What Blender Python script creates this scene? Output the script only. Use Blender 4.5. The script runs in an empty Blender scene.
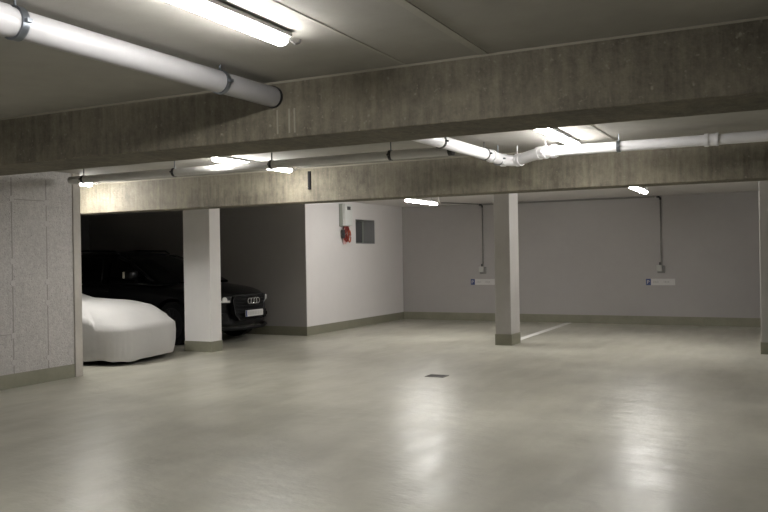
import bpy, bmesh, math, random
from mathutils import Vector, Matrix, noise
random.seed(4)
C = bpy.context.scene.collection
PI = math.pi

# ------------------------------------------------------------------ materials
def new_mat(name):
    m = bpy.data.materials.new(name); m.use_nodes = True
    nt = m.node_tree; b = nt.nodes['Principled BSDF']
    return m, nt, b
def simple(name, col, rough=.5, metal=0., emit=None, strength=0., spec=None, coat=0.):
    m, nt, b = new_mat(name)
    b.inputs['Base Color'].default_value = (*col, 1)
    b.inputs['Roughness'].default_value = rough
    b.inputs['Metallic'].default_value = metal
    if coat: b.inputs['Coat Weight'].default_value = coat; b.inputs['Coat Roughness'].default_value = .05
    if spec is not None: b.inputs['Specular IOR Level'].default_value = spec
    if emit:
        b.inputs['Emission Color'].default_value = (*emit, 1)
        b.inputs['Emission Strength'].default_value = strength
    return m
def mottled(name, c1, c2, rough=(.7, .9), layers=((1.2, 1, 1, 1, .6), (9, 1, 1, .25, .4)), bump=(60, .15), lo=.35, hi=.65, speck=None):
    """two-tone procedural surface; layers = (scale, sx, sy, sz, weight)"""
    m, nt, b = new_mat(name); N = nt.nodes; K = nt.links.new
    tc = N.new('ShaderNodeTexCoord'); acc = None
    for sc, sx, sy, sz, w in layers:
        mp = N.new('ShaderNodeMapping'); mp.inputs['Scale'].default_value = (sx, sy, sz)
        K(tc.outputs['Object'], mp.inputs['Vector'])
        nz = N.new('ShaderNodeTexNoise'); nz.inputs['Scale'].default_value = sc; nz.inputs['Detail'].default_value = 6
        nz.inputs['Roughness'].default_value = .62
        K(mp.outputs['Vector'], nz.inputs['Vector'])
        mu = N.new('ShaderNodeMath'); mu.operation = 'MULTIPLY'; mu.inputs[1].default_value = w
        K(nz.outputs['Fac'], mu.inputs[0])
        if acc is None: acc = mu.outputs[0]
        else:
            ad = N.new('ShaderNodeMath'); ad.operation = 'ADD'; K(acc, ad.inputs[0]); K(mu.outputs[0], ad.inputs[1]); acc = ad.outputs[0]
    rm = N.new('ShaderNodeMapRange'); rm.inputs['From Min'].default_value = lo; rm.inputs['From Max'].default_value = hi
    K(acc, rm.inputs['Value'])
    mx = N.new('ShaderNodeMix'); mx.data_type = 'RGBA'
    mx.inputs['A'].default_value = (*c1, 1); mx.inputs['B'].default_value = (*c2, 1)
    K(rm.outputs['Result'], mx.inputs['Factor'])
    col = mx.outputs['Result']
    if speck:
        sc, lo_, hi_, c3 = speck
        n2 = N.new('ShaderNodeTexNoise'); n2.inputs['Scale'].default_value = sc; n2.inputs['Detail'].default_value = 2
        K(tc.outputs['Object'], n2.inputs['Vector'])
        r2 = N.new('ShaderNodeMapRange'); r2.inputs['From Min'].default_value = lo_; r2.inputs['From Max'].default_value = hi_
        K(n2.outputs['Fac'], r2.inputs['Value'])
        m2 = N.new('ShaderNodeMix'); m2.data_type = 'RGBA'; m2.inputs['B'].default_value = (*c3, 1)
        K(r2.outputs['Result'], m2.inputs['Factor']); K(col, m2.inputs['A']); col = m2.outputs['Result']
    K(col, b.inputs['Base Color'])
    rr = N.new('ShaderNodeMapRange'); rr.inputs['To Min'].default_value = rough[0]; rr.inputs['To Max'].default_value = rough[1]
    K(rm.outputs['Result'], rr.inputs['Value']); K(rr.outputs['Result'], b.inputs['Roughness'])
    if bump:
        nb = N.new('ShaderNodeTexNoise'); nb.inputs['Scale'].default_value = bump[0]; nb.inputs['Detail'].default_value = 4
        K(tc.outputs['Object'], nb.inputs['Vector'])
        bp = N.new('ShaderNodeBump'); bp.inputs['Strength'].default_value = bump[1]; bp.inputs['Distance'].default_value = .01
        K(nb.outputs['Fac'], bp.inputs['Height']); K(bp.outputs['Normal'], b.inputs['Normal'])
    return m

M = {}
M['beam'] = mottled('beam_concrete', (.078, .068, .049), (.212, .190, .141), (.75, .9),
                    ((1.6, .7, 1, 1.6, .36), (7, 2.6, 1, .22, .30), (22, 1, 1, .6, .22), (70, 1, 1, 1, .12)), (45, .45), .40, .60,
                    speck=(30, .66, .8, (.25, .23, .18)))
M['ceiling'] = mottled('ceiling_concrete', (.32, .307, .274), (.395, .381, .347), (.8, .9), ((.7, 1, 1, 1, .6), (6, 1, 1, 1, .4)), (40, .1), .35, .65)
M['seam'] = simple('concrete_seam', (.27, .25, .20), .85)
M['seam_soft'] = mottled('ceiling_joint', (.38, .366, .326), (.435, .42, .377), (.8, .9))
M['rough_wall'] = mottled('cast_wall_concrete', (.35, .333, .32), (.50, .478, .46), (.8, .95),
                          ((1.4, 1, 1, 1, .25), (16, 1, 1, 1, .4), (48, 1, 1, 1, .35)), (70, .8), .40, .60,
                          speck=(55, .62, .72, (.26, .247, .238)))
M['plug'] = mottled('filler_plug', (.43, .412, .40), (.47, .45, .437), (.85, .95))
M['joint'] = simple('panel_joint', (.30, .285, .27), .9)
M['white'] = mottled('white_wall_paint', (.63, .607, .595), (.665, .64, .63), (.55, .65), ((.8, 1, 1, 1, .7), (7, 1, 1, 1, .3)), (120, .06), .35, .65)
M['back'] = mottled('shaded_wall_paint', (.325, .308, .298), (.352, .335, .323), (.55, .65), ((.8, 1, 1, 1, .7), (7, 1, 1, 1, .3)), (120, .06), .35, .65)  # darker copy of the white paint, wall shade put into the colour
M['bay_end'] = mottled('bounce_cutting_dark', (.05, .048, .045), (.08, .077, .072), (.8, .9))  # near-black so hidden walls bounce little light; the gloom is in the colour
M['pillar'] = mottled('pillar_paint', (.69, .67, .65), (.74, .72, .70), (.55, .65), ((1.5, 1, 1, 1, .7), (9, 1, 1, .4, .3)), (120, .06), .35, .65)
M['base'] = mottled('skirting_paint', (.185, .18, .132), (.235, .228, .172), (.45, .55), ((3, 1, 1, 1, .7), (20, 1, 1, 1, .3)), (60, .1), .35, .65)
M['strip'] = mottled('corner_render', (.36, .335, .30), (.47, .44, .40), (.7, .85), ((4, 1, 1, .4, .7), (20, 1, 1, 1, .3)), (60, .1), .35, .65)
M['line'] = mottled('line_paint', (.74, .73, .70), (.80, .79, .76), (.4, .5))

def floor_material():
    m, nt, b = new_mat('coated_floor'); N = nt.nodes; K = nt.links.new
    tc = N.new('ShaderNodeTexCoord')
    def nz(scale, det, stretch=(1, 1, 1), rot=0):
        mp = N.new('ShaderNodeMapping'); mp.inputs['Scale'].default_value = stretch; mp.inputs['Rotation'].default_value = (0, 0, rot)
        K(tc.outputs['Object'], mp.inputs['Vector'])
        n = N.new('ShaderNodeTexNoise'); n.inputs['Scale'].default_value = scale; n.inputs['Detail'].default_value = det
        n.inputs['Roughness'].default_value = .6
        K(mp.outputs['Vector'], n.inputs['Vector']); return n.outputs['Fac']
    def rng(v, a, b_, c, d):
        r = N.new('ShaderNodeMapRange'); r.inputs['From Min'].default_value = a; r.inputs['From Max'].default_value = b_
        r.inputs['To Min'].default_value = c; r.inputs['To Max'].default_value = d
        K(v, r.inputs['Value']); return r.outputs['Result']
    big = nz(.55, 5); mid = nz(2.2, 6, (1, .5, 1), .5); scuff = nz(5, 7, (1, .22, 1), -.35)
    mx = N.new('ShaderNodeMix'); mx.data_type = 'RGBA'
    mx.inputs['A'].default_value = (.33, .317, .262, 1); mx.inputs['B'].default_value = (.44, .426, .362, 1)
    K(rng(big, .35, .65, 0, 1), mx.inputs['Factor'])
    m2 = N.new('ShaderNodeMix'); m2.data_type = 'RGBA'; m2.blend_type = 'MULTIPLY'
    m2.inputs['Factor'].default_value = 1
    K(mx.outputs['Result'], m2.inputs['A'])
    K(rng(mid, .35, .65, .9, 1.08), m2.inputs['B'])
    K(m2.outputs['Result'], b.inputs['Base Color'])
    ad = N.new('ShaderNodeMath'); ad.operation = 'ADD'
    K(rng(big, .3, .7, .285, .31), ad.inputs[0]); K(rng(scuff, .38, .62, 0, .08), ad.inputs[1])
    K(ad.outputs[0], b.inputs['Roughness'])
    b.inputs['Specular IOR Level'].default_value = .5
    b1 = N.new('ShaderNodeBump'); b1.inputs['Strength'].default_value = .22; b1.inputs['Distance'].default_value = .04
    K(nz(4.5, 5, (.6, 1, 1), .45), b1.inputs['Height'])
    b2 = N.new('ShaderNodeBump'); b2.inputs['Strength'].default_value = .05; b2.inputs['Distance'].default_value = .004
    K(nz(40, 4), b2.inputs['Height']); K(b1.outputs['Normal'], b2.inputs['Normal'])
    K(b2.outputs['Normal'], b.inputs['Normal'])
    return m
M['floor'] = floor_material()
M['pvc'] = mottled('white_pipe_plastic', (.66, .65, .66), (.72, .71, .72), (.32, .42), ((2, 1, 1, 1, .7), (14, 1, 1, 1, .3)), None, .35, .65)
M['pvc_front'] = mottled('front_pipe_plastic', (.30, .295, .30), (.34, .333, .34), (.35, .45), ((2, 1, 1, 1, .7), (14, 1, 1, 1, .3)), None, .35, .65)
M['pvc_grey'] = mottled('grey_pipe_plastic', (.58, .57, .56), (.64, .63, .615), (.4, .5), ((2, 1, 1, 1, .7), (14, 1, 1, 1, .3)), None, .35, .65)
M['steel'] = simple('zinc_steel', (.16, .175, .195), .36, .85)
M['rubber'] = simple('black_rubber', (.012, .012, .013), .7)
M['tray'] = simple('lamp_housing_plastic', (.30, .30, .29), .5)
LAMP = 132.0
M['lens'] = simple('lamp_diffuser', (.8, .8, .8), .4, emit=(1.0, .98, .945), strength=LAMP * .68)
M['lens_rear'] = simple('rear_lamp_diffuser', (.8, .8, .8), .4, emit=(1.0, .98, .945), strength=LAMP * 1.05)
M['lens_front'] = simple('front_lamp_diffuser', (.8, .8, .8), .4, emit=(1.0, .98, .945), strength=LAMP * .62)
M['lens_bright'] = simple('bright_lamp_diffuser', (.8, .8, .8), .4, emit=(1.0, .98, .945), strength=LAMP * 2.3)
M['box'] = simple('box_white_plastic', (.60, .61, .59), .45)
M['box_side'] = simple('box_grey_green_plastic', (.30, .32, .285), .5)
M['dark'] = simple('dark_plastic', (.02, .02, .022), .45)
M['red'] = simple('red_cable', (.20, .022, .016), .5)
M['orange'] = simple('orange_cable', (.36, .075, .035), .5)
M['pink'] = simple('faded_tag', (.62, .42, .40), .7)
M['conduit'] = simple('grey_conduit', (.17, .163, .155), .55)
M['socket'] = simple('socket_grey', (.42, .415, .395), .5)
M['socket_back'] = simple('socket_back_grey', (.19, .185, .178), .55)
M['plate'] = simple('plate_white', (.52, .51, .50), .35)
M['blue'] = simple('plate_blue', (.035, .055, .17), .4)
M['ink'] = simple('plate_ink', (.38, .38, .37), .5)
M['ink_dark'] = simple('plate_ink_dark', (.09, .09, .09), .5)
M['grate'] = simple('drain_iron', (.055, .05, .043), .6, .3)
M['grate_frame'] = simple('drain_frame', (.11, .10, .09), .5, .5)
M['shaft'] = mottled('shaft_panel', (.20, .20, .20), (.25, .25, .25), (.6, .7))
M['shaft_dark'] = simple('shaft_back_panel', (.11, .11, .11), .7)
M['paint_black'] = simple('car_black_paint', (.0018, .002, .0026), .34, 0., coat=.25, spec=.22)
M['trim_black'] = simple('car_black_plastic', (.003, .003, .0035), .6, spec=.2)
M['glass_black'] = simple('car_tinted_glass', (.001, .0013, .0016), .08, spec=.25)
M['chrome'] = simple('car_chrome', (.62, .63, .64), .16, 1.)
M['chrome_dark'] = simple('car_dark_chrome', (.05, .05, .053), .25, 1.)
M['lampglass'] = simple('car_headlight_lens', (.72, .72, .70), .3, .1)
M['mirror_glass'] = simple('car_mirror_indicator', (.8, .76, .62), .2, .2)
M['rim'] = simple('car_wheel_alloy', (.05, .05, .053), .35, .8)
M['tyre'] = simple('tyre_rubber', (.004, .004, .004), .8, spec=.2)

def cover_material():
    m, nt, b = new_mat('cover_fabric'); N = nt.nodes; K = nt.links.new
    tc = N.new('ShaderNodeTexCoord')
    n = N.new('ShaderNodeTexNoise'); n.inputs['Scale'].default_value = 2.5; n.inputs['Detail'].default_value = 5
    K(tc.outputs['Object'], n.inputs['Vector'])
    mx = N.new('ShaderNodeMix'); mx.data_type = 'RGBA'
    mx.inputs['A'].default_value = (.41, .40, .385, 1); mx.inputs['B'].default_value = (.48, .47, .455, 1)
    K(n.outputs['Fac'], mx.inputs['Factor']); K(mx.outputs['Result'], b.inputs['Base Color'])
    b.inputs['Roughness'].default_value = .75
    n2 = N.new('ShaderNodeTexNoise'); n2.inputs['Scale'].default_value = 7; n2.inputs['Detail'].default_value = 3
    K(tc.outputs['Object'], n2.inputs['Vector'])
    bp = N.new('ShaderNodeBump'); bp.inputs['Strength'].default_value = .25; bp.inputs['Distance'].default_value = .03
    K(n2.outputs['Fac'], bp.inputs['Height']); K(bp.outputs['Normal'], b.inputs['Normal'])
    return m
M['cover'] = cover_material()

# ------------------------------------------------------------------ helpers
def obj(name, bm, mat, parent=None, smooth=False, angle=None):
    """link bm (world coordinates) as one mesh; a parent's world location is subtracted"""
    bmesh.ops.recalc_face_normals(bm, faces=bm.faces[:])
    if parent is not None:
        p = parent; off = Vector()
        while p is not None: off += p.location; p = p.parent
        bmesh.ops.translate(bm, verts=bm.verts[:], vec=-off)
    me = bpy.data.meshes.new(name); bm.to_mesh(me); bm.free()
    for mm in (mat if isinstance(mat, (list, tuple)) else [mat]): me.materials.append(mm)
    if smooth:
        for p in me.polygons: p.use_smooth = True
        if angle:
            me.set_sharp_from_angle(angle=math.radians(angle))
    o = bpy.data.objects.new(name, me); C.objects.link(o)
    if parent is not None: o.parent = parent
    return o
def tag(o, label=None, cat=None, group=None, kind=None):
    if label: o['label'] = label
    if cat: o['category'] = cat
    if group: o['group'] = group
    if kind: o['kind'] = kind
    return o
def thing(name, label, cat, loc, group=None):
    o = bpy.data.objects.new(name, None); C.objects.link(o); o.location = loc
    o.empty_display_size = .1
    return tag(o, label, cat, group)
def struct(name, bm, mat, label=None, parent=None):
    o = obj(name, bm, mat, parent)
    if parent is None: o['kind'] = 'structure'
    if label: o['label'] = label
    return o
def copy_tree(o, parent=None):
    c = o.copy(); C.objects.link(c); c.parent = parent
    for ch in list(o.children): copy_tree(ch, c)
    return c
def box(bm, x0, x1, y0, y1, z0, z1, mi=0, bevel=0.):
    r = bmesh.ops.create_cube(bm, size=1)
    vs = r['verts']
    for v in vs:
        v.co = Vector(((x0 + x1) / 2 + v.co.x * (x1 - x0), (y0 + y1) / 2 + v.co.y * (y1 - y0), (z0 + z1) / 2 + v.co.z * (z1 - z0)))
    fs = list({f for v in vs for f in v.link_faces})
    for f in fs: f.material_index = mi
    if bevel:
        es = list({e for v in vs for e in v.link_edges})
        bmesh.ops.bevel(bm, geom=es, offset=bevel, segments=2, affect='EDGES', profile=.5)
    return bm
def B(*a, **k): return box(bmesh.new(), *a, **k)
def cyl(bm, p0, p1, r, seg=24, r1=None, caps=True, mi=0):
    p0, p1 = Vector(p0), Vector(p1); d = (p1 - p0)
    q = d.to_track_quat('Z', 'Y').to_matrix()
    r1 = r if r1 is None else r1
    a = [bm.verts.new(p0 + q @ Vector((r * math.cos(2 * PI * i / seg), r * math.sin(2 * PI * i / seg), 0))) for i in range(seg)]
    b = [bm.verts.new(p1 + q @ Vector((r1 * math.cos(2 * PI * i / seg), r1 * math.sin(2 * PI * i / seg), 0))) for i in range(seg)]
    for i in range(seg):
        j = (i + 1) % seg; f = bm.faces.new((a[i], a[j], b[j], b[i])); f.material_index = mi
    if caps:
        bm.faces.new(a[::-1]).material_index = mi; bm.faces.new(b).material_index = mi
    return bm
def tube(bm, pts, r, seg=16, caps=True):
    pts = [Vector(p) for p in pts]; rings = []
    up = Vector((0, 0, 1))
    for i, p in enumerate(pts):
        d = (pts[min(i + 1, len(pts) - 1)] - pts[max(i - 1, 0)]).normalized()
        s = d.cross(up)
        if s.length < 1e-3: s = d.cross(Vector((0, 1, 0)))
        s.normalize(); u = s.cross(d)
        rings.append([bm.verts.new(p + r * (math.cos(2 * PI * k / seg) * s + math.sin(2 * PI * k / seg) * u)) for k in range(seg)])
    for a, b in zip(rings, rings[1:]):
        for k in range(seg):
            j = (k + 1) % seg; bm.faces.new((a[k], a[j], b[j], b[k]))
    if caps: bm.faces.new(rings[0][::-1]); bm.faces.new(rings[-1])
    return bm
def arc(p0, p1, p2, n=8):
    p0, p1, p2 = map(Vector, (p0, p1, p2))
    return [(1 - t) ** 2 * p0 + 2 * t * (1 - t) * p1 + t * t * p2 for t in [i / n for i in range(n + 1)]]
def torus(bm, c, axis, R, r, n=28, m=8):
    q = Vector(axis).to_track_quat('Z', 'Y').to_matrix(); c = Vector(c); rings = []
    for i in range(n):
        a = 2 * PI * i / n; ring = []
        for k in range(m):
            b = 2 * PI * k / m; rad = R + r * math.cos(b)
            ring.append(bm.verts.new(c + q @ Vector((rad * math.cos(a), rad * math.sin(a), r * math.sin(b)))))
        rings.append(ring)
    for i in range(n):
        a, b = rings[i], rings[(i + 1) % n]
        for k in range(m):
            j = (k + 1) % m; bm.faces.new((a[k], b[k], b[j], a[j]))
    return bm

# ------------------------------------------------------------------ setting
XL, YB, H = -8.25, 17.1, 2.62          # left wall plane, back wall plane, ceiling height
XR, YF, XD = 4.6, -5.0, -13.8          # right wall, wall behind the camera, depth of the left bays
struct('floor', B(XD - .2, XR + .2, YF - .2, YB + .2, -.15, 0), M['floor'], 'beige coated concrete garage floor with soft reflections')
bm = B(XD - .2, XR + .2, YF - .2, YB + .2, H, H + .2)
box(bm, -1.545, -1.495, YF, 4.32, H - .004, H + .01, 1)
box(bm, -2.02, -2.0, YF, 4.32, H - .002, H + .01, 1)
box(bm, -1.6, -1.56, 4.86, 8.7, H - .004, H + .01, 1)
box(bm, -8.4, XR, 9.0, YB + .1, H - .003, H + .01, 2)  # rear ceiling whitened, stands in for lamp light falling on it
struct('ceiling', bm, [M['ceiling'], M['seam_soft'], M['white']], 'grey concrete slab ceiling with a pale formwork joint')
# rough cast wall on the left, with its panel joints and filled tie holes
YE = 7.49
bm = B(XL - .25, XL, YF, YE, 0, H)
for y, z0, z1 in ((6.585, .17, 2.5), (7.085, .17, 2.5), (7.49, 1.9, 1.92), (4.4, .17, 2.5), (5.5, .17, 2.5)):
    if z1 - z0 > .1: box(bm, XL - .01, XL + .003, y - .006, y + .006, z0, z1, 1)
box(bm, XL - .01, XL + .003, 6.59, 7.08, 2.235, 2.247, 1)
box(bm, XL - .01, XL + .002, 6.0, 6.58, .63, .64, 1)
for y, z in ((6.585, 2.245), (6.585, 1.5), (6.585, 1.24), (6.585, .62), (6.585, .30), (7.085, 2.22), (7.085, 1.96), (7.085, 1.24),
             (7.085, .98), (7.085, .30), (7.42, 1.98), (7.42, 1.02), (7.42, .32), (5.5, 1.24), (5.5, 2.22)):
    cyl(bm, (XL - .01, y, z), (XL + .004, y, z), .034, 16, mi=2)
struct('wall_left', bm, [M['rough_wall'], M['joint'], M['plug']], 'rough grey cast concrete wall with panel joints and filled tie holes')
struct('trim_1', B(XL - .25, XL + .022, YE, YE + .12, 0, H, bevel=.006), M['strip'], 'narrow pale render strip at the end of the rough concrete wall')
struct('baseboard_left', B(XL - .05, XL + .008, YF, YE, 0, .17), M['base'], 'green grey painted skirting of the rough concrete wall')
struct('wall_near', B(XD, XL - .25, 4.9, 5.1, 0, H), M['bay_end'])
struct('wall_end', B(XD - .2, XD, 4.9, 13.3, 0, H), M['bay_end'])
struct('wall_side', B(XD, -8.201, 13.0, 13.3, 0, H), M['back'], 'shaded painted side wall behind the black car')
struct('baseboard_side', B(XD, -8.194, 12.993, 13.05, 0, .17), M['base'])
# white wall with the recessed opening
bm = bmesh.new()
XW = -8.17
wy0, wy1, wz0, wz1 = 14.91, 15.75, 1.755, 2.27
box(bm, XW - .3, XW, 13.01, wy0, 0, H); box(bm, XW - .3, XW, wy1, YB + .2, 0, H)
box(bm, XW - .3, XW, wy0, wy1, 0, wz0); box(bm, XW - .3, XW, wy0, wy1, wz1, H)
bmesh.ops.remove_doubles(bm, verts=bm.verts[:], dist=1e-4)
struct('wall_white', bm, M['white'], 'white painted side wall with a small square opening')
struct('baseboard_white', B(XW - .05, XW + .008, 13.0, YB, 0, .17), M['base'])
w = struct('window_1', B(XW - .34, XW - .30, wy0 - .02, wy1 + .02, wz0 - .02, wz1 + .02), M['shaft_dark'], 'small square grey recessed opening in the white wall')
bm = bmesh.new()
box(bm, XW - .305, XW - .27, wy0, wy0 + .03, wz0, wz1); box(bm, XW - .305, XW - .27, wy1 - .03, wy1, wz0, wz1)
box(bm, XW - .305, XW - .27, wy0 + .03, wy1 - .03, wz0, wz0 + .03); box(bm, XW - .305, XW - .27, wy0 + .03, wy1 - .03, wz1 - .03, wz1)
obj('window_frame', bm, M['box_side'], w)
bm = bmesh.new(); e_ = .012
box(bm, XW - .28, XW - .004, wy0, wy0 + e_, wz0, wz1); box(bm, XW - .28, XW - .004, wy1 - e_, wy1, wz0, wz1)
box(bm, XW - .28, XW - .004, wy0, wy1, wz0, wz0 + e_); box(bm, XW - .28, XW - .004, wy0, wy1, wz1 - e_, wz1)
obj('window_reveal', bm, M['shaft'], w)
for o in bpy.data.objects:
    if o.name in ('wall_white', 'baseboard_white', 'window_1', 'window_frame', 'window_reveal'):      # this wall is not quite square to the room
        for v in o.data.vertices: v.co.x += (v.co.y - 13) * .02 - .03
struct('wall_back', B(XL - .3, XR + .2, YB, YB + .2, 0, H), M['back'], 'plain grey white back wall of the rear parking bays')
struct('baseboard_back', B(XL, XR, YB - .008, YB + .05, 0, .175), M['base'])
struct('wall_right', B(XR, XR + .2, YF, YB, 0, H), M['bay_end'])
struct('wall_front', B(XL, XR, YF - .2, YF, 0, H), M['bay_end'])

# beams
def beam(y0, y1, z0, label, x0, x1, seams):
    bm = B(x0, x1, y0, y1, z0, H, bevel=.008)
    box(bm, x0, x1, y0 - .006, y0 + .01, H - .012, H, 1)
    for x in seams: box(bm, x - .006, x + .006, y0 - .003, y0 + .01, z0 + .03, H - .18, 1)
    o = struct('concrete_beam', bm, [M['beam'], M['seam']], label)
    return o
beam(4.32, 4.86, 2.256, 'near brown concrete beam running across the whole ceiling, pipe end butting it', XL, XR, (-2.83, -2.79, -2.92))
beam(8.7, 9.02, 2.19, 'second concrete beam behind the white elbowed pipe, above the parked cars', XD, XR, ())

# pillars
M['pillar_shaded'] = mottled('shaded_pillar_paint', (.36, .345, .325), (.42, .405, .385), (.55, .65), ((1.5, 1, 1, 1, .7), (9, 1, 1, .4, .3)), (120, .06), .35, .65)  # darker copy of the pillar paint, shade of the dim faces in its colour
def pillar(x0, x1, y0, y1, label, bh=.17, mat='pillar_shaded'):
    o = struct('pillar', B(x0, x1, y0, y1, 0, H, bevel=.008), M[mat], label)
    o.name = 'pillar'
    obj('skirting_band', B(x0 - .006, x1 + .006, y0 - .006, y1 + .006, 0, bh), M['base'], o)
    return o
pillar(-8.80, -8.262, 10.25, 10.52, 'pale painted pillar between the covered car and the black car', mat='pillar')
pillar(-4.345, -4.075, 12.65, 13.12, 'slim free standing pillar at the front end of the white floor line', .18)
pillar(-.40, .05, 12.72, 13.25, 'dark pillar at the right edge of the rear bays')

# floor marking and drain
tag(obj('floor_line', B(-4.30, -4.17, 13.16, 17.08, 0, .003), M['line']), 'white painted parking line from the slim pillar to the back wall', 'floor marking')
t = thing('floor_drain', 'small dark rectangular drain grate in the middle of the floor', 'drain', (-3.92, 9.19, 0))
bm = bmesh.new()
X0, X1, Y0, Y1 = -4.045, -3.80, 9.09, 9.29
for a in ((X0, X1, Y0, Y0 + .02), (X0, X1, Y1 - .02, Y1), (X0, X0 + .02, Y0 + .02, Y1 - .02), (X1 - .02, X1, Y0 + .02, Y1 - .02)): box(bm, *a, -.01, .006)
obj('frame', bm, M['grate_frame'], t)
bm = B(X0 + .02, X1 - .02, Y0 + .02, Y1 - .02, -.01, .0015)
for k in range(9):
    x = X0 + .03 + k * .0215; box(bm, x, x + .011, Y0 + .02, Y1 - .02, .0015, .005)
obj('grate', bm, M['grate'], t)

# ------------------------------------------------------------------ lamps
def make_lamp(loc, label, group, LL=1.5, drop=0., lens='lens'):
    t = thing('ceiling_lamp', label, 'ceiling lamp', loc, group)
    x, y, z = loc; z -= drop
    bm = bmesh.new()
    tw = .022 if drop else .05
    prof = [(-tw + .002, 0), (tw - .002, 0), (.040, -.016), (.034, -.032), (.018, -.041), (-.018, -.041), (-.034, -.032), (-.040, -.016)]
    if not drop: prof[0], prof[1], prof[2], prof[7] = (-.036, 0), (.036, 0), (.040, -.012), (-.040, -.012)
    zt = z - .028
    rings = [[bm.verts.new((x + a, yy, zt + b)) for a, b in prof] for yy in (y - LL / 2 + .02, y + LL / 2 - .02)]
    for i in range(8):
        j = (i + 1) % 8; bm.faces.new((rings[0][i], rings[0][j], rings[1][j], rings[1][i]))
    bm.faces.new(rings[0]); bm.faces.new(rings[1][::-1])
    obj('diffuser', bm, M[lens], t)
    obj('housing', B(x - tw, x + tw, y - LL / 2, y + LL / 2, zt - .001, z - .008, bevel=.004), M['tray'], t)
    for s in (-1, 1):
        obj('bracket', B(x - .03, x + .03, y + s * LL / 3 - .02, y + s * LL / 3 + .02, z - .012, z + .002 if drop else z), M['steel'], t)
    if drop:
        for s in (-1, 1): obj('suspension_rod', cyl(bmesh.new(), (x, y + s * LL / 3, z), (x, y + s * LL / 3, H), .005, 8), M['steel'], t)
    cab = tube(bmesh.new(), [(x, y + LL / 2 - .02, z - .02), (x, y + LL / 2 + .05, z - .022), (x, y + LL / 2 + .10, z - .035), (x, y + LL / 2 + .14, z - .02), (x, y + LL / 2 + .15, H)], .006, 8)
    obj('cable', cab, M['conduit'], t)
    return t
G = 'batten ceiling lamps'
make_lamp((-2.245, 3.39 - .75, H), 'long bright tube lamp on the front ceiling beside the thick pipe', G, lens='lens_front')
make_lamp((-5.85, 1.6, H), 'tube lamp on the front ceiling left of the thick white pipe', G, lens='lens_front')
lamp = make_lamp((-1.92, 8.15 - .75, H), 'tube lamp on the ceiling just above the white elbowed pipe', G)
c = copy_tree(lamp); c.location = (-5.57, 8.5 - .75, H); c['label'] = 'tube lamp crossing above the long grey pipe, in front of the second beam'
make_lamp((-8.90, 8.16, H), 'short tube lamp half hidden by the rough wall end, above the covered car', G, .55, 0., 'lens_bright')
make_lamp((-5.86, 13.17, H), 'tube lamp hanging in the rear bay near the white wall with the square opening', G, 1.30, .14, 'lens_rear')
make_lamp((-2.055, 12.74, H), 'tube lamp hanging in the rear bay in front of the right-hand wall socket', G, 1.30, .14, 'lens_rear')

# ------------------------------------------------------------------ pipes
def clamp(parent, c, d, r, rod=True, mat='steel', wdt=.03):
    c = Vector(c); d = Vector(d).normalized()
    bm = cyl(bmesh.new(), c - d * wdt / 2, c + d * wdt / 2, r + .007, 32)
    s = d.cross(Vector((0, 0, 1))).normalized()
    for k in (-1, 1):
        q = c + s * k * (r + .014); box(bm, q.x - .013, q.x + .013, q.y - .013, q.y + .013, q.z - .008, q.z + .008)
    o = obj('pipe_clamp', bm, M[mat], parent, True, 40)
    if rod and c.z + r + .007 < H - .01:
        obj('hanger_rod', cyl(bmesh.new(), (c.x, c.y, c.z + r), (c.x, c.y, H), .006, 10), M[mat], o)
    return o
PA = 2.523
t = thing('drain_pipe', 'thick white drain pipe under the front ceiling ending at the near beam', 'pipe', (-2.92, 4.3, PA))
obj('pipe', cyl(bmesh.new(), (-2.975, 1.2, PA), (-2.945, 4.318, PA), .064, 40), M['pvc_front'], t, True, 40)
def on(y): return (-2.975 + .03 * (y - 1.2) / 3.118, y, PA)
bm = cyl(bmesh.new(), on(1.2), on(2.35), .070, 40); torus(bm, on(2.27), (.022, 1, 0), .070, .005, 40)
obj('pipe_socket', bm, M['pvc_front'], t, True, 40)
clamp(t, on(2.40), (.022, 1, 0), .068, True, 'steel', .035)
clamp(t, on(3.78), (.022, 1, 0), .064, True, 'steel', .03)
obj('sleeve_ring', cyl(bmesh.new(), on(4.302), on(4.319), .069, 40), M['rubber'], t, True, 40)

# rear white pipe: out of the beam, through elbows, then along the second beam
t = thing('elbow_pipe', 'white drain pipe with elbows running along the second beam to the right', 'pipe', (-2.8, 7.9, 2.5))
zp = 2.50
obj('pipe', cyl(bmesh.new(), (-2.84, 4.862, zp + .01), (-2.735, 7.62, zp), .056, 32), M['pvc'], t, True, 40)
e = [(-2.735, 7.60, zp), (-2.725, 7.75, zp - .002)] + arc((-2.72, 7.88, zp - .004), (-2.70, 8.12, zp - .03), (-2.56, 8.16, zp - .035), 7) + \
    arc((-2.50, 8.14, zp - .03), (-2.36, 8.06, zp - .004), (-2.22, 7.95, zp), 6)[0:] + [(-2.12, 7.905, zp), (-2.04, 7.9, zp)]
obj('pipe_elbow', tube(bmesh.new(), e, .058, 28), M['pvc'], t, True, 40)
bm = bmesh.new()
for p, d in (((-2.72, 7.87, zp - .004), (.05, 1, 0)), ((-2.66, 8.09, zp - .03), (.6, .6, 0)), ((-2.50, 8.14, zp - .03), (1, -.45, 0)), ((-2.24, 7.965, zp), (1, -.6, 0)), ((-2.08, 7.9, zp), (1, 0, 0))):
    d = Vector(d).normalized(); p = Vector(p)
    obj('pipe_collar', cyl(bmesh.new(), p - d * .022, p + d * .022, .066, 28), M['pvc'], t, True, 40)
obj('pipe', cyl(bmesh.new(), (-2.06, 7.9, zp), (3.6, 7.9, zp), .050, 32), M['pvc'], t, True, 40)
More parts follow.
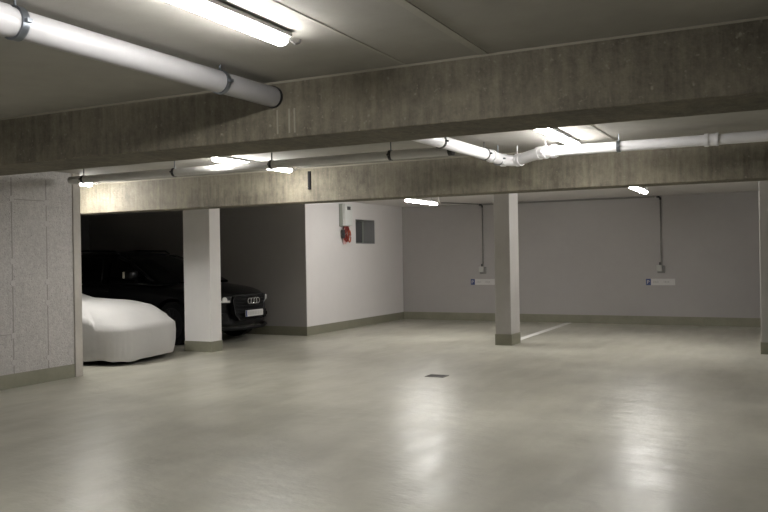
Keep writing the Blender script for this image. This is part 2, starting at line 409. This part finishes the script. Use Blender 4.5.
bm = cyl(bmesh.new(), (-.69, 7.9, zp), (-.655, 7.9, zp), .060, 32); cyl(bm, (-.655, 7.9, zp), (-.595, 7.9, zp), .056, 32); cyl(bm, (-.595, 7.9, zp), (-.57, 7.9, zp), .060, 32)
obj('pipe_socket', bm, M['pvc'], t, True, 40)
clamp(t, (-2.775, 6.66, zp + .004), (.04, 1, 0), .056, True, 'dark', .035)
clamp(t, (-2.733, 7.70, zp), (.04, 1, 0), .058, True, 'dark', .03)
clamp(t, (-2.70, 8.03, zp - .022), (.2, 1, 0), .060, True, 'steel', .02)
clamp(t, (-2.53, 8.155, zp - .032), (1, -.3, 0), .060, True, 'pvc', .02)
clamp(t, (-2.165, 7.92, zp), (1, -.25, 0), .060, True, 'pvc', .025)
clamp(t, (-1.45, 7.9, zp), (1, 0, 0), .050, True, 'steel', .035)

t = thing('long_pipe', 'long grey pipe along the second beam from the wall end to mid ceiling', 'pipe', (-5.3, 7.2, 2.497))
obj('pipe', cyl(bmesh.new(), (-7.95, 7.2, 2.490), (-2.90, 7.2, 2.490), .045, 28), M['pvc_grey'], t, True, 40)
obj('end_cap', cyl(bmesh.new(), (-2.91, 7.2, 2.490), (-2.865, 7.2, 2.490), .049, 28), M['dark'], t, True, 40)
for x in (-7.72, -6.29, -4.95, -3.53): clamp(t, (x, 7.2, 2.490), (1, 0, 0), .045, True, 'dark', .03)

t = thing('hook_strap', 'small black strap hanging on the face of the second beam', 'strap', (-5.41, 8.69, 2.5))
obj('strap', B(-5.43, -5.39, 8.682, 8.70, 2.345, 2.575, bevel=.003), M['tyre'], t)
obj('hook', tube(bmesh.new(), arc((-5.41, 8.682, 2.36), (-5.41, 8.65, 2.33), (-5.405, 8.655, 2.37), 6), .006, 8), M['dark'], t)

# ------------------------------------------------------------------ wall fittings
def make_sign(x0, label):
    y = YB - .002
    t = thing('parking_sign', label, 'sign', (x0, y, .87), 'number plate style parking signs')
    obj('plate', B(x0, x0 + .565, y - .010, y + .002, .805, .935, bevel=.004), M['plate'], t)
    o = obj('blue_panel', B(x0 + .002, x0 + .098, y - .012, y - .008, .806, .934), M['blue'], t)
    cu = bpy.data.curves.new('letter', 'FONT'); cu.body = 'P'; cu.size = .105; cu.extrude = .001
    tmp = bpy.data.objects.new('tmp', cu); C.objects.link(tmp)
    dg = bpy.context.evaluated_depsgraph_get(); me = bpy.data.meshes.new_from_object(tmp.evaluated_get(dg))
    bpy.data.objects.remove(tmp)
    bm = bmesh.new(); bm.from_mesh(me)
    bmesh.ops.transform(bm, matrix=Matrix.Translation((x0 + .016, y - .013, .833)) @ Matrix.Rotation(PI / 2, 4, 'X'), verts=bm.verts[:])
    obj('letter', bm, M['plate'], o)
    r = random.Random(3)
    for a, b in ((.145, .255), (.345, .455)):
        x = a; bm = bmesh.new()
        while x < b:
            w_ = r.choice((.012, .02, .026)); h0 = r.choice((.845, .855)); box(bm, x0 + x, x0 + x + w_, y - .0115, y - .009, h0, .895 - r.random() * .015); x += w_ + .010
        obj('lettering', bm, M['ink'], t)
    return t
s = make_sign(-6.43, 'small number plate style sign under the wall socket beside the slim pillar')
c = copy_tree(s); c.location.x = -2.645; c['label'] = 'small number plate style sign under the socket on the right half of the back wall'

def make_socket(x, label):
    t = thing('wall_socket', label, 'socket', (x, YB, 1.14), 'wall sockets')
    obj('back_box', B(x - .045, x + .10, YB - .035, YB, 1.05, 1.205, bevel=.01), M['socket_back'], t)
    obj('front_plate', B(x - .06, x + .05, YB - .065, YB - .02, 1.085, 1.215, bevel=.012), M['socket'], t)
    obj('cable_gland', cyl(bmesh.new(), (x + .005, YB - .03, 1.20), (x + .005, YB - .03, 1.27), .016, 14), M['dark'], t, True, 40)
    obj('conduit', tube(bmesh.new(), [(x + .022, YB - .02, 1.19), (x + .03, YB - .02, 1.3), (x + .03, YB - .02, 2.55)], .012, 10), M['conduit'], t, True, 40)
    obj('conduit_bend', tube(bmesh.new(), [(x + .03, YB - .02, 2.53), (x + .027, YB - .02, 2.565), (x, YB - .02, 2.588), (x - .04, YB - .02, 2.59)], .02, 10), M['dark'], t, True, 40)
    return t
s = make_socket(-6.16, 'square grey wall socket beside the slim pillar, conduit rising to the ceiling')
c = copy_tree(s); c.location.x = -2.37; c['label'] = 'square grey wall socket on the right half of the back wall, dark conduit above'
tag(obj('ceiling_conduit', tube(bmesh.new(), [(-6.10, YB - .02, 2.59), (-2.45, YB - .02, 2.59)], .012, 10), M['conduit']), 'thin dark conduit along the top of the back wall between both sockets', 'conduit')
tag(obj('lamp_conduit', tube(bmesh.new(), [(-6.70, 16.08, H - .013), (-6.45, 16.5, H - .013), (-6.22, YB - .035, H - .013)], .012, 10), M['conduit']), 'thin conduit on the rear ceiling from the lamp to the back wall', 'conduit')

# fuse box with a bundle of red cable under it
t = thing('wall_box', 'pale distribution box high on the white wall above a red cable bundle', 'electrical box', (XW, 14.39, 2.32))
obj('back_box', B(XW, XW + .075, 14.23, 14.55, 2.10, 2.56, bevel=.006), M['box_side'], t)
obj('cover', B(XW + .075, XW + .145, 14.24, 14.54, 2.115, 2.55, bevel=.01), M['box'], t)
obj('indicator', B(XW + .144, XW + .152, 14.32, 14.45, 2.435, 2.505), M['dark'], t)
t = thing('hanging_cable_bundle', 'red cable bundle with black plug hanging below the pale wall box', 'cable', (XW, 14.39, 2.0))
bm = bmesh.new(); r = random.Random(8)
for k in range(4):
    y0 = 14.38 + .03 * k; x0 = XW + .05 + .018 * (k % 3); L_ = .26 + .05 * r.random()
    tube(bm, [(x0, y0 + .06 * math.sin(a), 2.095 - L_ / 2 * (1 - math.cos(a))) for a in [2 * PI * i / 22 for i in range(23)]], .011, 8)
obj('cable_coil', bm, M['red'], t, True)
bm = tube(bmesh.new(), [(XW + .11, 14.46 + .05 * math.sin(a), 2.02 - .12 * (1 - math.cos(a))) for a in [2 * PI * i / 22 for i in range(23)]], .013, 8)
obj('loose_loop', bm, M['orange'], t, True)
bm = cyl(bmesh.new(), (XW + .06, 14.29, 2.03), (XW + .06, 14.31, 1.87), .035, 18); cyl(bm, (XW + .06, 14.29, 2.03), (XW + .055, 14.31, 2.10), .012, 10)
obj('plug', bm, M['dark'], t, True, 40)
obj('tag', B(XW + .03, XW + .036, 14.34, 14.46, 1.74, 1.86), M['pink'], t)

# ------------------------------------------------------------------ covered car
def covered_car():
    cx, cy = -10.50, 9.16; L, W = 4.3, 1.74
    t = thing('covered_car', 'low car under a white fabric cover at the end of the rough wall', 'car', (cx, cy, 0))
    bm = bmesh.new(); NU, NS, NT = 120, 9, 22
    def outline(a):
        n = 6.5 if a > PI else 4.2
        c_, s_ = math.cos(a), math.sin(a)
        x = math.copysign(abs(c_) ** (2 / n), c_) * L / 2; y = math.copysign(abs(s_) ** (2 / n), s_) * W / 2
        if x > 0: x -= .07 * y / (W / 2) + .07 * (abs(y) / (W / 2)) ** 2.4      # bowed nose, parked slightly askew
        return x, y
    keys = [(-.1, .54), (0, .56), (.12, .66), (.35, .75), (.7, .83), (1.1, .88), (1.9, .91), (2.55, 1.08), (2.9, 1.24), (3.1, 1.31), (3.5, 1.24), (3.9, 1.05), (4.25, .92), (4.6, .8)]
    def prof(x):
        d = L / 2 - x
        for (a, za), (b, zb) in zip(keys, keys[1:]):
            if d <= b:
                u = max(0, min(1, (d - a) / (b - a))); u = u * u * (3 - 2 * u) * .5 + u * .5; return za + (zb - za) * u
        return .8
    hem = lambda a: .065 + .012 * math.sin(5 * a) + .008 * math.sin(13 * a + 1)
    rows = []
    for i in range(NS + NT + 1):
        row = []
        for k in range(NU):
            a = 2 * PI * k / NU; ox, oy = outline(a)
            front = max(0, math.cos(a))
            ze = .53 + .0 * front if ox > L / 2 - .45 else min(.62 + (L / 2 - .45 - ox) * .25, .80)
            if i <= NS:
                u = i / NS
                bulge = 1 - .03 * (1 - u) ** 2 - .012 * u * u          # hem tucks in slightly
                x, y = ox * bulge, oy * bulge
                z = hem(a) + (ze - hem(a)) * u
                wr = .010 * noise.noise((x * 3.5, y * 3.5, z * 1.2)) + .008 * math.sin(a * 46 + z * 3) * (1 - u)
                d = Vector((ox, oy, 0)).normalized(); x += d.x * wr; y += d.y * wr
            else:
                v = (i - NS) / NT; s_ = .988 * (1 - v)
                x, y = ox * s_, oy * s_
                g = 1 - abs(y) / (W / 2)
                zt = prof(x) - (.10 if prof(x) < 1.0 else .22) * (abs(y) / (W / 2)) ** 3
                b_ = 1 - (1 - min(1, v * 5)) ** 2
                z = ze + (max(zt, ze) - ze) * b_ + .008 * noise.noise((x * 2.6, y * 2.6, 3)) * min(1, v * 6)
            row.append(bm.verts.new((cx + x, cy + y, z)))
            if i == NS + NT: break
        rows.append(row)
    for i in range(len(rows) - 2):
        for k in range(NU):
            j = (k + 1) % NU; bm.faces.new((rows[i][k], rows[i][j], rows[i + 1][j], rows[i + 1][k]))
    ap = rows[-1][0]
    for k in range(NU): bm.faces.new((rows[-2][k], rows[-2][(k + 1) % NU], ap))
    obj('car_cover', bm, M['cover'], t, True)
    for sx in (1.15, -1.3):
        for sy in (-1, 1):
            wh = obj('wheel', cyl(bmesh.new(), (cx + sx, cy + sy * .50 - .0, .31), (cx + sx, cy + sy * .70, .31), .31, 32), M['tyre'], t, True, 40)
    obj('underbody', B(cx - 1.9, cx + 1.8, cy - .70, cy + .70, .10, .42, bevel=.03), M['trim_black'], t)
covered_car()

# ------------------------------------------------------------------ black car
def loft(stations, bm, close=True):
    rings = [[bm.verts.new(p) for p in s_] for s_ in stations]
    n = len(rings[0])
    for a, b in zip(rings, rings[1:]):
        for k in range(n if close else n - 1):
            j = (k + 1) % n; bm.faces.new((a[k], a[j], b[j], b[k]))
    if close: bm.faces.new(rings[0]); bm.faces.new(rings[-1][::-1])
    return bm
def suv():
    NX, CY = -8.57, 11.80
    t = thing('suv_car', 'black parked car with pale number plate behind the pale painted pillar', 'car', (NX - 2.35, CY, 0))
    def W(x, y, z): return (NX + x - .42 * y * y * math.exp(min(x, 0) / .55), CY + y, z)
    #        x      w     zb   zs    zt
    st = [(0.00, .66, .32, .76, .81), (-.06, .79, .28, .80, .87), (-.20, .88, .25, .85, .93), (-.5, .94, .24, .91, 1.0), (-.95, .965, .24, .955, 1.045),
          (-1.5, .97, .24, 1.0, 1.085), (-2.2, .975, .24, 1.04, 1.09), (-3.2, .975, .24, 1.06, 1.10), (-4.0, .96, .25, 1.07, 1.11), (-4.5, .91, .30, 1.06, 1.10), (-4.68, .82, .38, 1.0, 1.06)]
    S = []
    for x, w, zb, zs, zt in st:
        half = [(.80 * w, zb), (.955 * w, zb + .10), (.985 * w, .48), (w, .68), (.995 * w, zs - .1), (.965 * w, zs), (.80 * w, zt - .035), (.42 * w, zt - .006)]
        pts = [(0, zb)] + half + [(0, zt)] + [(-y, z) for y, z in half[::-1]]
        S.append([W(x, y, z) for y, z in pts])
    body = obj('body', loft(S, bmesh.new()), M['paint_black'], t, True)
    md = body.modifiers.new('s', 'SUBSURF'); md.levels = 2; md.render_levels = 2
    cut = bmesh.new()
    for x in (-.94, -3.78):
        for s_ in (-1, 1): cyl(cut, W(x, s_ * .66, .39), W(x, s_ * 1.2, .39), .425, 40)
    co = obj('cutter', cut, M['trim_black'])
    bo = body.modifiers.new('b', 'BOOLEAN'); bo.operation = 'DIFFERENCE'; bo.object = co; bo.solver = 'EXACT'
    dg = bpy.context.evaluated_depsgraph_get(); me = bpy.data.meshes.new_from_object(body.evaluated_get(dg))
    body.modifiers.clear(); body.data = me; bpy.data.objects.remove(co)
    me.set_sharp_from_angle(angle=math.radians(38))
    # greenhouse
    gs = [(-1.22, .86, 1.06, 1.08), (-1.62, .84, 1.06, 1.29), (-1.98, .82, 1.06, 1.47), (-2.3, .80, 1.06, 1.575), (-2.75, .79, 1.06, 1.63), (-3.3, .79, 1.06, 1.645), (-3.9, .78, 1.06, 1.60), (-4.3, .76, 1.06, 1.50), (-4.55, .74, 1.06, 1.12)]
    S = []
    for x, w, zb, zt in gs:
        k = (zt - zb) / .585; wt = w + .07 - .21 * max(0, k)
        half = [(w + .07, zb - .03), (w + .07, zb), (wt + .03 * k, zt - .09 * k - .005), (wt - .05, zt - .02 * k), (.35, zt + .012 * k)]
        pts = [(0, zb - .03)] + half + [(0, zt + .016 * k)] + [(-y, z) for y, z in half[::-1]]
        S.append([W(x, y, z) for y, z in pts])
    obj('greenhouse_glass', loft(S, bmesh.new()), M['glass_black'], t, True, 35)
    R = []
    for x, w, zb, zt in gs[3:8]:
        k = (zt - zb) / .585; wt = w + .07 - .21 * k
        R.append([W(x, y, z + .008) for y, z in ((wt + .035 * k, zt - .10 * k), (wt - .05, zt - .02 * k), (.35, zt + .012 * k), (0, zt + .016 * k), (-.35, zt + .012 * k), (-wt + .05, zt - .02 * k), (-wt - .035 * k, zt - .10 * k))])
    ro = obj('roof', loft(R, bmesh.new(), False), M['paint_black'], t, True)
    so = ro.modifiers.new('t', 'SOLIDIFY'); so.thickness = .02
    for s_ in (-1, 1):
        # pillars, window chrome, roof rail
        obj('windshield_pillar', tube(bmesh.new(), [W(-1.45, s_ * .885, 1.10), W(-1.80, s_ * .85, 1.29), W(-2.1, s_ * .80, 1.45), W(-2.4, s_ * .755, 1.545)], .028, 10), M['paint_black'], t, True)
        obj('door_pillar', tube(bmesh.new(), [W(-2.68, s_ * .935, 1.07), W(-2.72, s_ * .86, 1.30), W(-2.76, s_ * .785, 1.535)], .022, 10), M['chrome_dark'], t, True)
        obj('window_trim', tube(bmesh.new(), [W(-1.55, s_ * .945, 1.055), W(-2.5, s_ * .955, 1.07), W(-3.6, s_ * .945, 1.075), W(-4.2, s_ * .92, 1.09)], .010, 8), M['chrome_dark'], t, True)
        obj('roof_rail', tube(bmesh.new(), [W(-2.5, s_ * .68, 1.60), W(-2.6, s_ * .68, 1.655), W(-3.3, s_ * .68, 1.675), W(-4.0, s_ * .67, 1.64), W(-4.1, s_ * .67, 1.58)], .014, 10), M['trim_black'], t, True)
        m = obj('side_mirror', B(NX - 1.98, NX - 1.78, *sorted((CY + s_ * .93, CY + s_ * 1.12)), 1.14, 1.30, bevel=.035), M['paint_black'], t, True)
        obj('mirror_arm', tube(bmesh.new(), [W(-1.80, s_ * .90, 1.09), W(-1.86, s_ * .98, 1.16)], .02, 8), M['trim_black'], m)
        obj('mirror_glass', B(NX - 1.985, NX - 1.93, *sorted((CY + s_ * 1.03, CY + s_ * 1.126)), 1.165, 1.285, bevel=.01), M['mirror_glass'], m)
        for x in (-2.45, -3.45):
            obj('door_handle', tube(bmesh.new(), [W(x, s_ * .965, .93), W(x - .02, s_ * .995, .93), W(x - .20, s_ * .995, .935), W(x - .22, s_ * .965, .935)], .011, 8), M['chrome_dark'], t, True)
        # headlights wrap the corner
        h = []
        for x, y in ((-.005, .50), (-.03, .64), (-.10, .775), (-.22, .865), (-.36, .91)):
            f = (.50, .64, .775, .865, .91).index(y)
            h.append([W(x + .018, s_ * (y + .012), .725 + .006 * f), W(x + .022, s_ * (y + .012), .82 + .006 * f), W(x - .05, s_ * (y - .06), .82 + .006 * f), W(x - .05, s_ * (y - .06), .725 + .006 * f)])
        hl = obj('headlight', loft(h, bmesh.new()), M['dark'], t, True, 40)
        bm = bmesh.new()
        for y, x, rr in ((.60, .012, .046), (.72, -.04, .047), (.82, -.125, .038)):
            cyl(bm, W(x - .03, s_ * y, .775), W(x + .008, s_ * (y + .012), .775), rr, 20)
        tube(bm, [W(.020, s_ * .53, .742), W(-.005, s_ * .655, .745), W(-.078, s_ * .79, .752), W(-.19, s_ * .875, .76)], .020, 8)
        obj('light_unit', bm, M['lampglass'], hl, True, 40)
        # lower bumper intake and fog lamp
        a = obj('bumper_intake', loft([[W(dx - .012 * abs(q - 2), s_ * (.54 + .06 * q), z) for dx, z in ((.005, .40), (.005, .54), (-.12, .54), (-.12, .40))] for q in range(5)], bmesh.new()), M['trim_black'], t)
        obj('fog_lamp', cyl(bmesh.new(), W(-.02, s_ * .66, .47), W(.012, s_ * .665, .47), .035, 18), M['chrome_dark'], a, True, 40)
        for x in (-.94, -3.78):
            w = obj('wheel', cyl(bmesh.new(), W(x, s_ * .73, .375), W(x, s_ * .955, .375), .375, 48), M['tyre'], t, True, 40)
            bm = cyl(bmesh.new(), W(x, s_ * .93, .375), W(x, s_ * .958, .375), .265, 40)
            torus(bm, W(x, s_ * .958, .375), (0, 1, 0), .262, .012, 40, 8)
            for k in range(10):
                a_ = 2 * PI * k / 10; tube(bm, [W(x + .04 * math.cos(a_), s_ * .965, .375 + .04 * math.sin(a_)), W(x + .255 * math.cos(a_), s_ * .965, .375 + .255 * math.sin(a_))], .016, 8)
            cyl(bm, W(x, s_ * .955, .375), W(x, s_ * .985, .375), .055, 20)
            obj('rim', bm, M['rim'], w, True, 40)
    # single frame grille
    def frame_pts(k=0.):
        return [W(.006, -.42 + k, .83 - k), W(.006, .42 - k, .83 - k), W(.010, .46 - k, .76), W(.010, .42 - k, .50), W(.006, .33 - k, .41 + k), W(.006, -.33 + k, .41 + k), W(.010, -.42 + k, .50), W(.010, -.46 + k, .76)]
    bm = bmesh.new(); f = frame_pts(0)
    vs = [bm.verts.new(p) for p in f]; vb = [bm.verts.new((p[0] - .09, p[1], p[2])) for p in f]
    bm.faces.new(vs); bm.faces.new(vb[::-1])
    for i in range(8): bm.faces.new((vs[i], vs[(i + 1) % 8], vb[(i + 1) % 8], vb[i]))
    for k in range(6):
        z = .47 + k * .06; tube(bm, [W(.010, -.40 + .1 * q, z) for q in range(9)], .009, 6)
    g = obj('grille', bm, M['trim_black'], t)
    bm = bmesh.new(); tube(bm, f + f[:1], .009, 8)
    obj('grille_frame', bm, M['chrome_dark'], g, True)
    bm = bmesh.new()
    for k in range(4): torus(bm, W(.028, -.12 + .08 * k, .735), (1, 0, 0), .050, .0085, 30, 8)
    obj('ring_emblem', bm, M['chrome'], g, True)
    lp = obj('number_plate', B(NX + .025, NX + .038, CY - .26, CY + .26, .465, .575, bevel=.004), M['plate'], t)
    obj('blue_band', B(NX + .036, NX + .0395, CY - .258, CY - .215, .467, .573), M['blue'], lp)
    bm = bmesh.new(); r = random.Random(5); y = -.19
    while y < .21:
        w_ = r.choice((.018, .028, .034)); box(bm, NX + .037, NX + .0395, CY + y, CY + y + w_, .49, .552); y += w_ + .016
    obj('lettering', bm, M['ink'], lp)
    obj('bumper_lip', tube(bmesh.new(), [W(-.25, -.86, .27), W(-.02, -.70, .27), W(.03, -.3, .265), W(.03, .3, .265), W(-.02, .70, .27), W(-.25, .86, .27)], .03, 10), M['trim_black'], t, True)
suv()

# ------------------------------------------------------------------ world, camera, colour
w = bpy.data.worlds.new('World'); bpy.context.scene.world = w; w.use_nodes = True
w.node_tree.nodes['Background'].inputs['Color'].default_value = (0, 0, 0, 1)
yaw, pit, rol = math.radians(26.716), math.radians(-.0485), math.radians(-.9444)
fw = Vector((-math.sin(yaw) * math.cos(pit), math.cos(yaw) * math.cos(pit), math.sin(pit)))
r = fw.cross(Vector((0, 0, 1))).normalized(); u = r.cross(fw)
r2 = math.cos(rol) * r + math.sin(rol) * u; u2 = -math.sin(rol) * r + math.cos(rol) * u
cam = bpy.data.cameras.new('Camera'); cam.sensor_width = 36; cam.lens = 36 * 808.62 / 768
co = bpy.data.objects.new('Camera', cam); C.objects.link(co)
mt = Matrix((r2, u2, -fw)).transposed().to_4x4(); mt.translation = (0, 0, 1.5)
co.matrix_world = mt
S = bpy.context.scene
S.camera = co
S.view_settings.view_transform = 'Standard'; S.view_settings.look = 'None'
S.view_settings.gamma = 1; S.view_settings.use_curve_mapping = False
S.view_settings.exposure = 0.3
S.cycles.diffuse_bounces = 8
S.cycles.max_bounces = 14
S.cycles.use_denoising = True
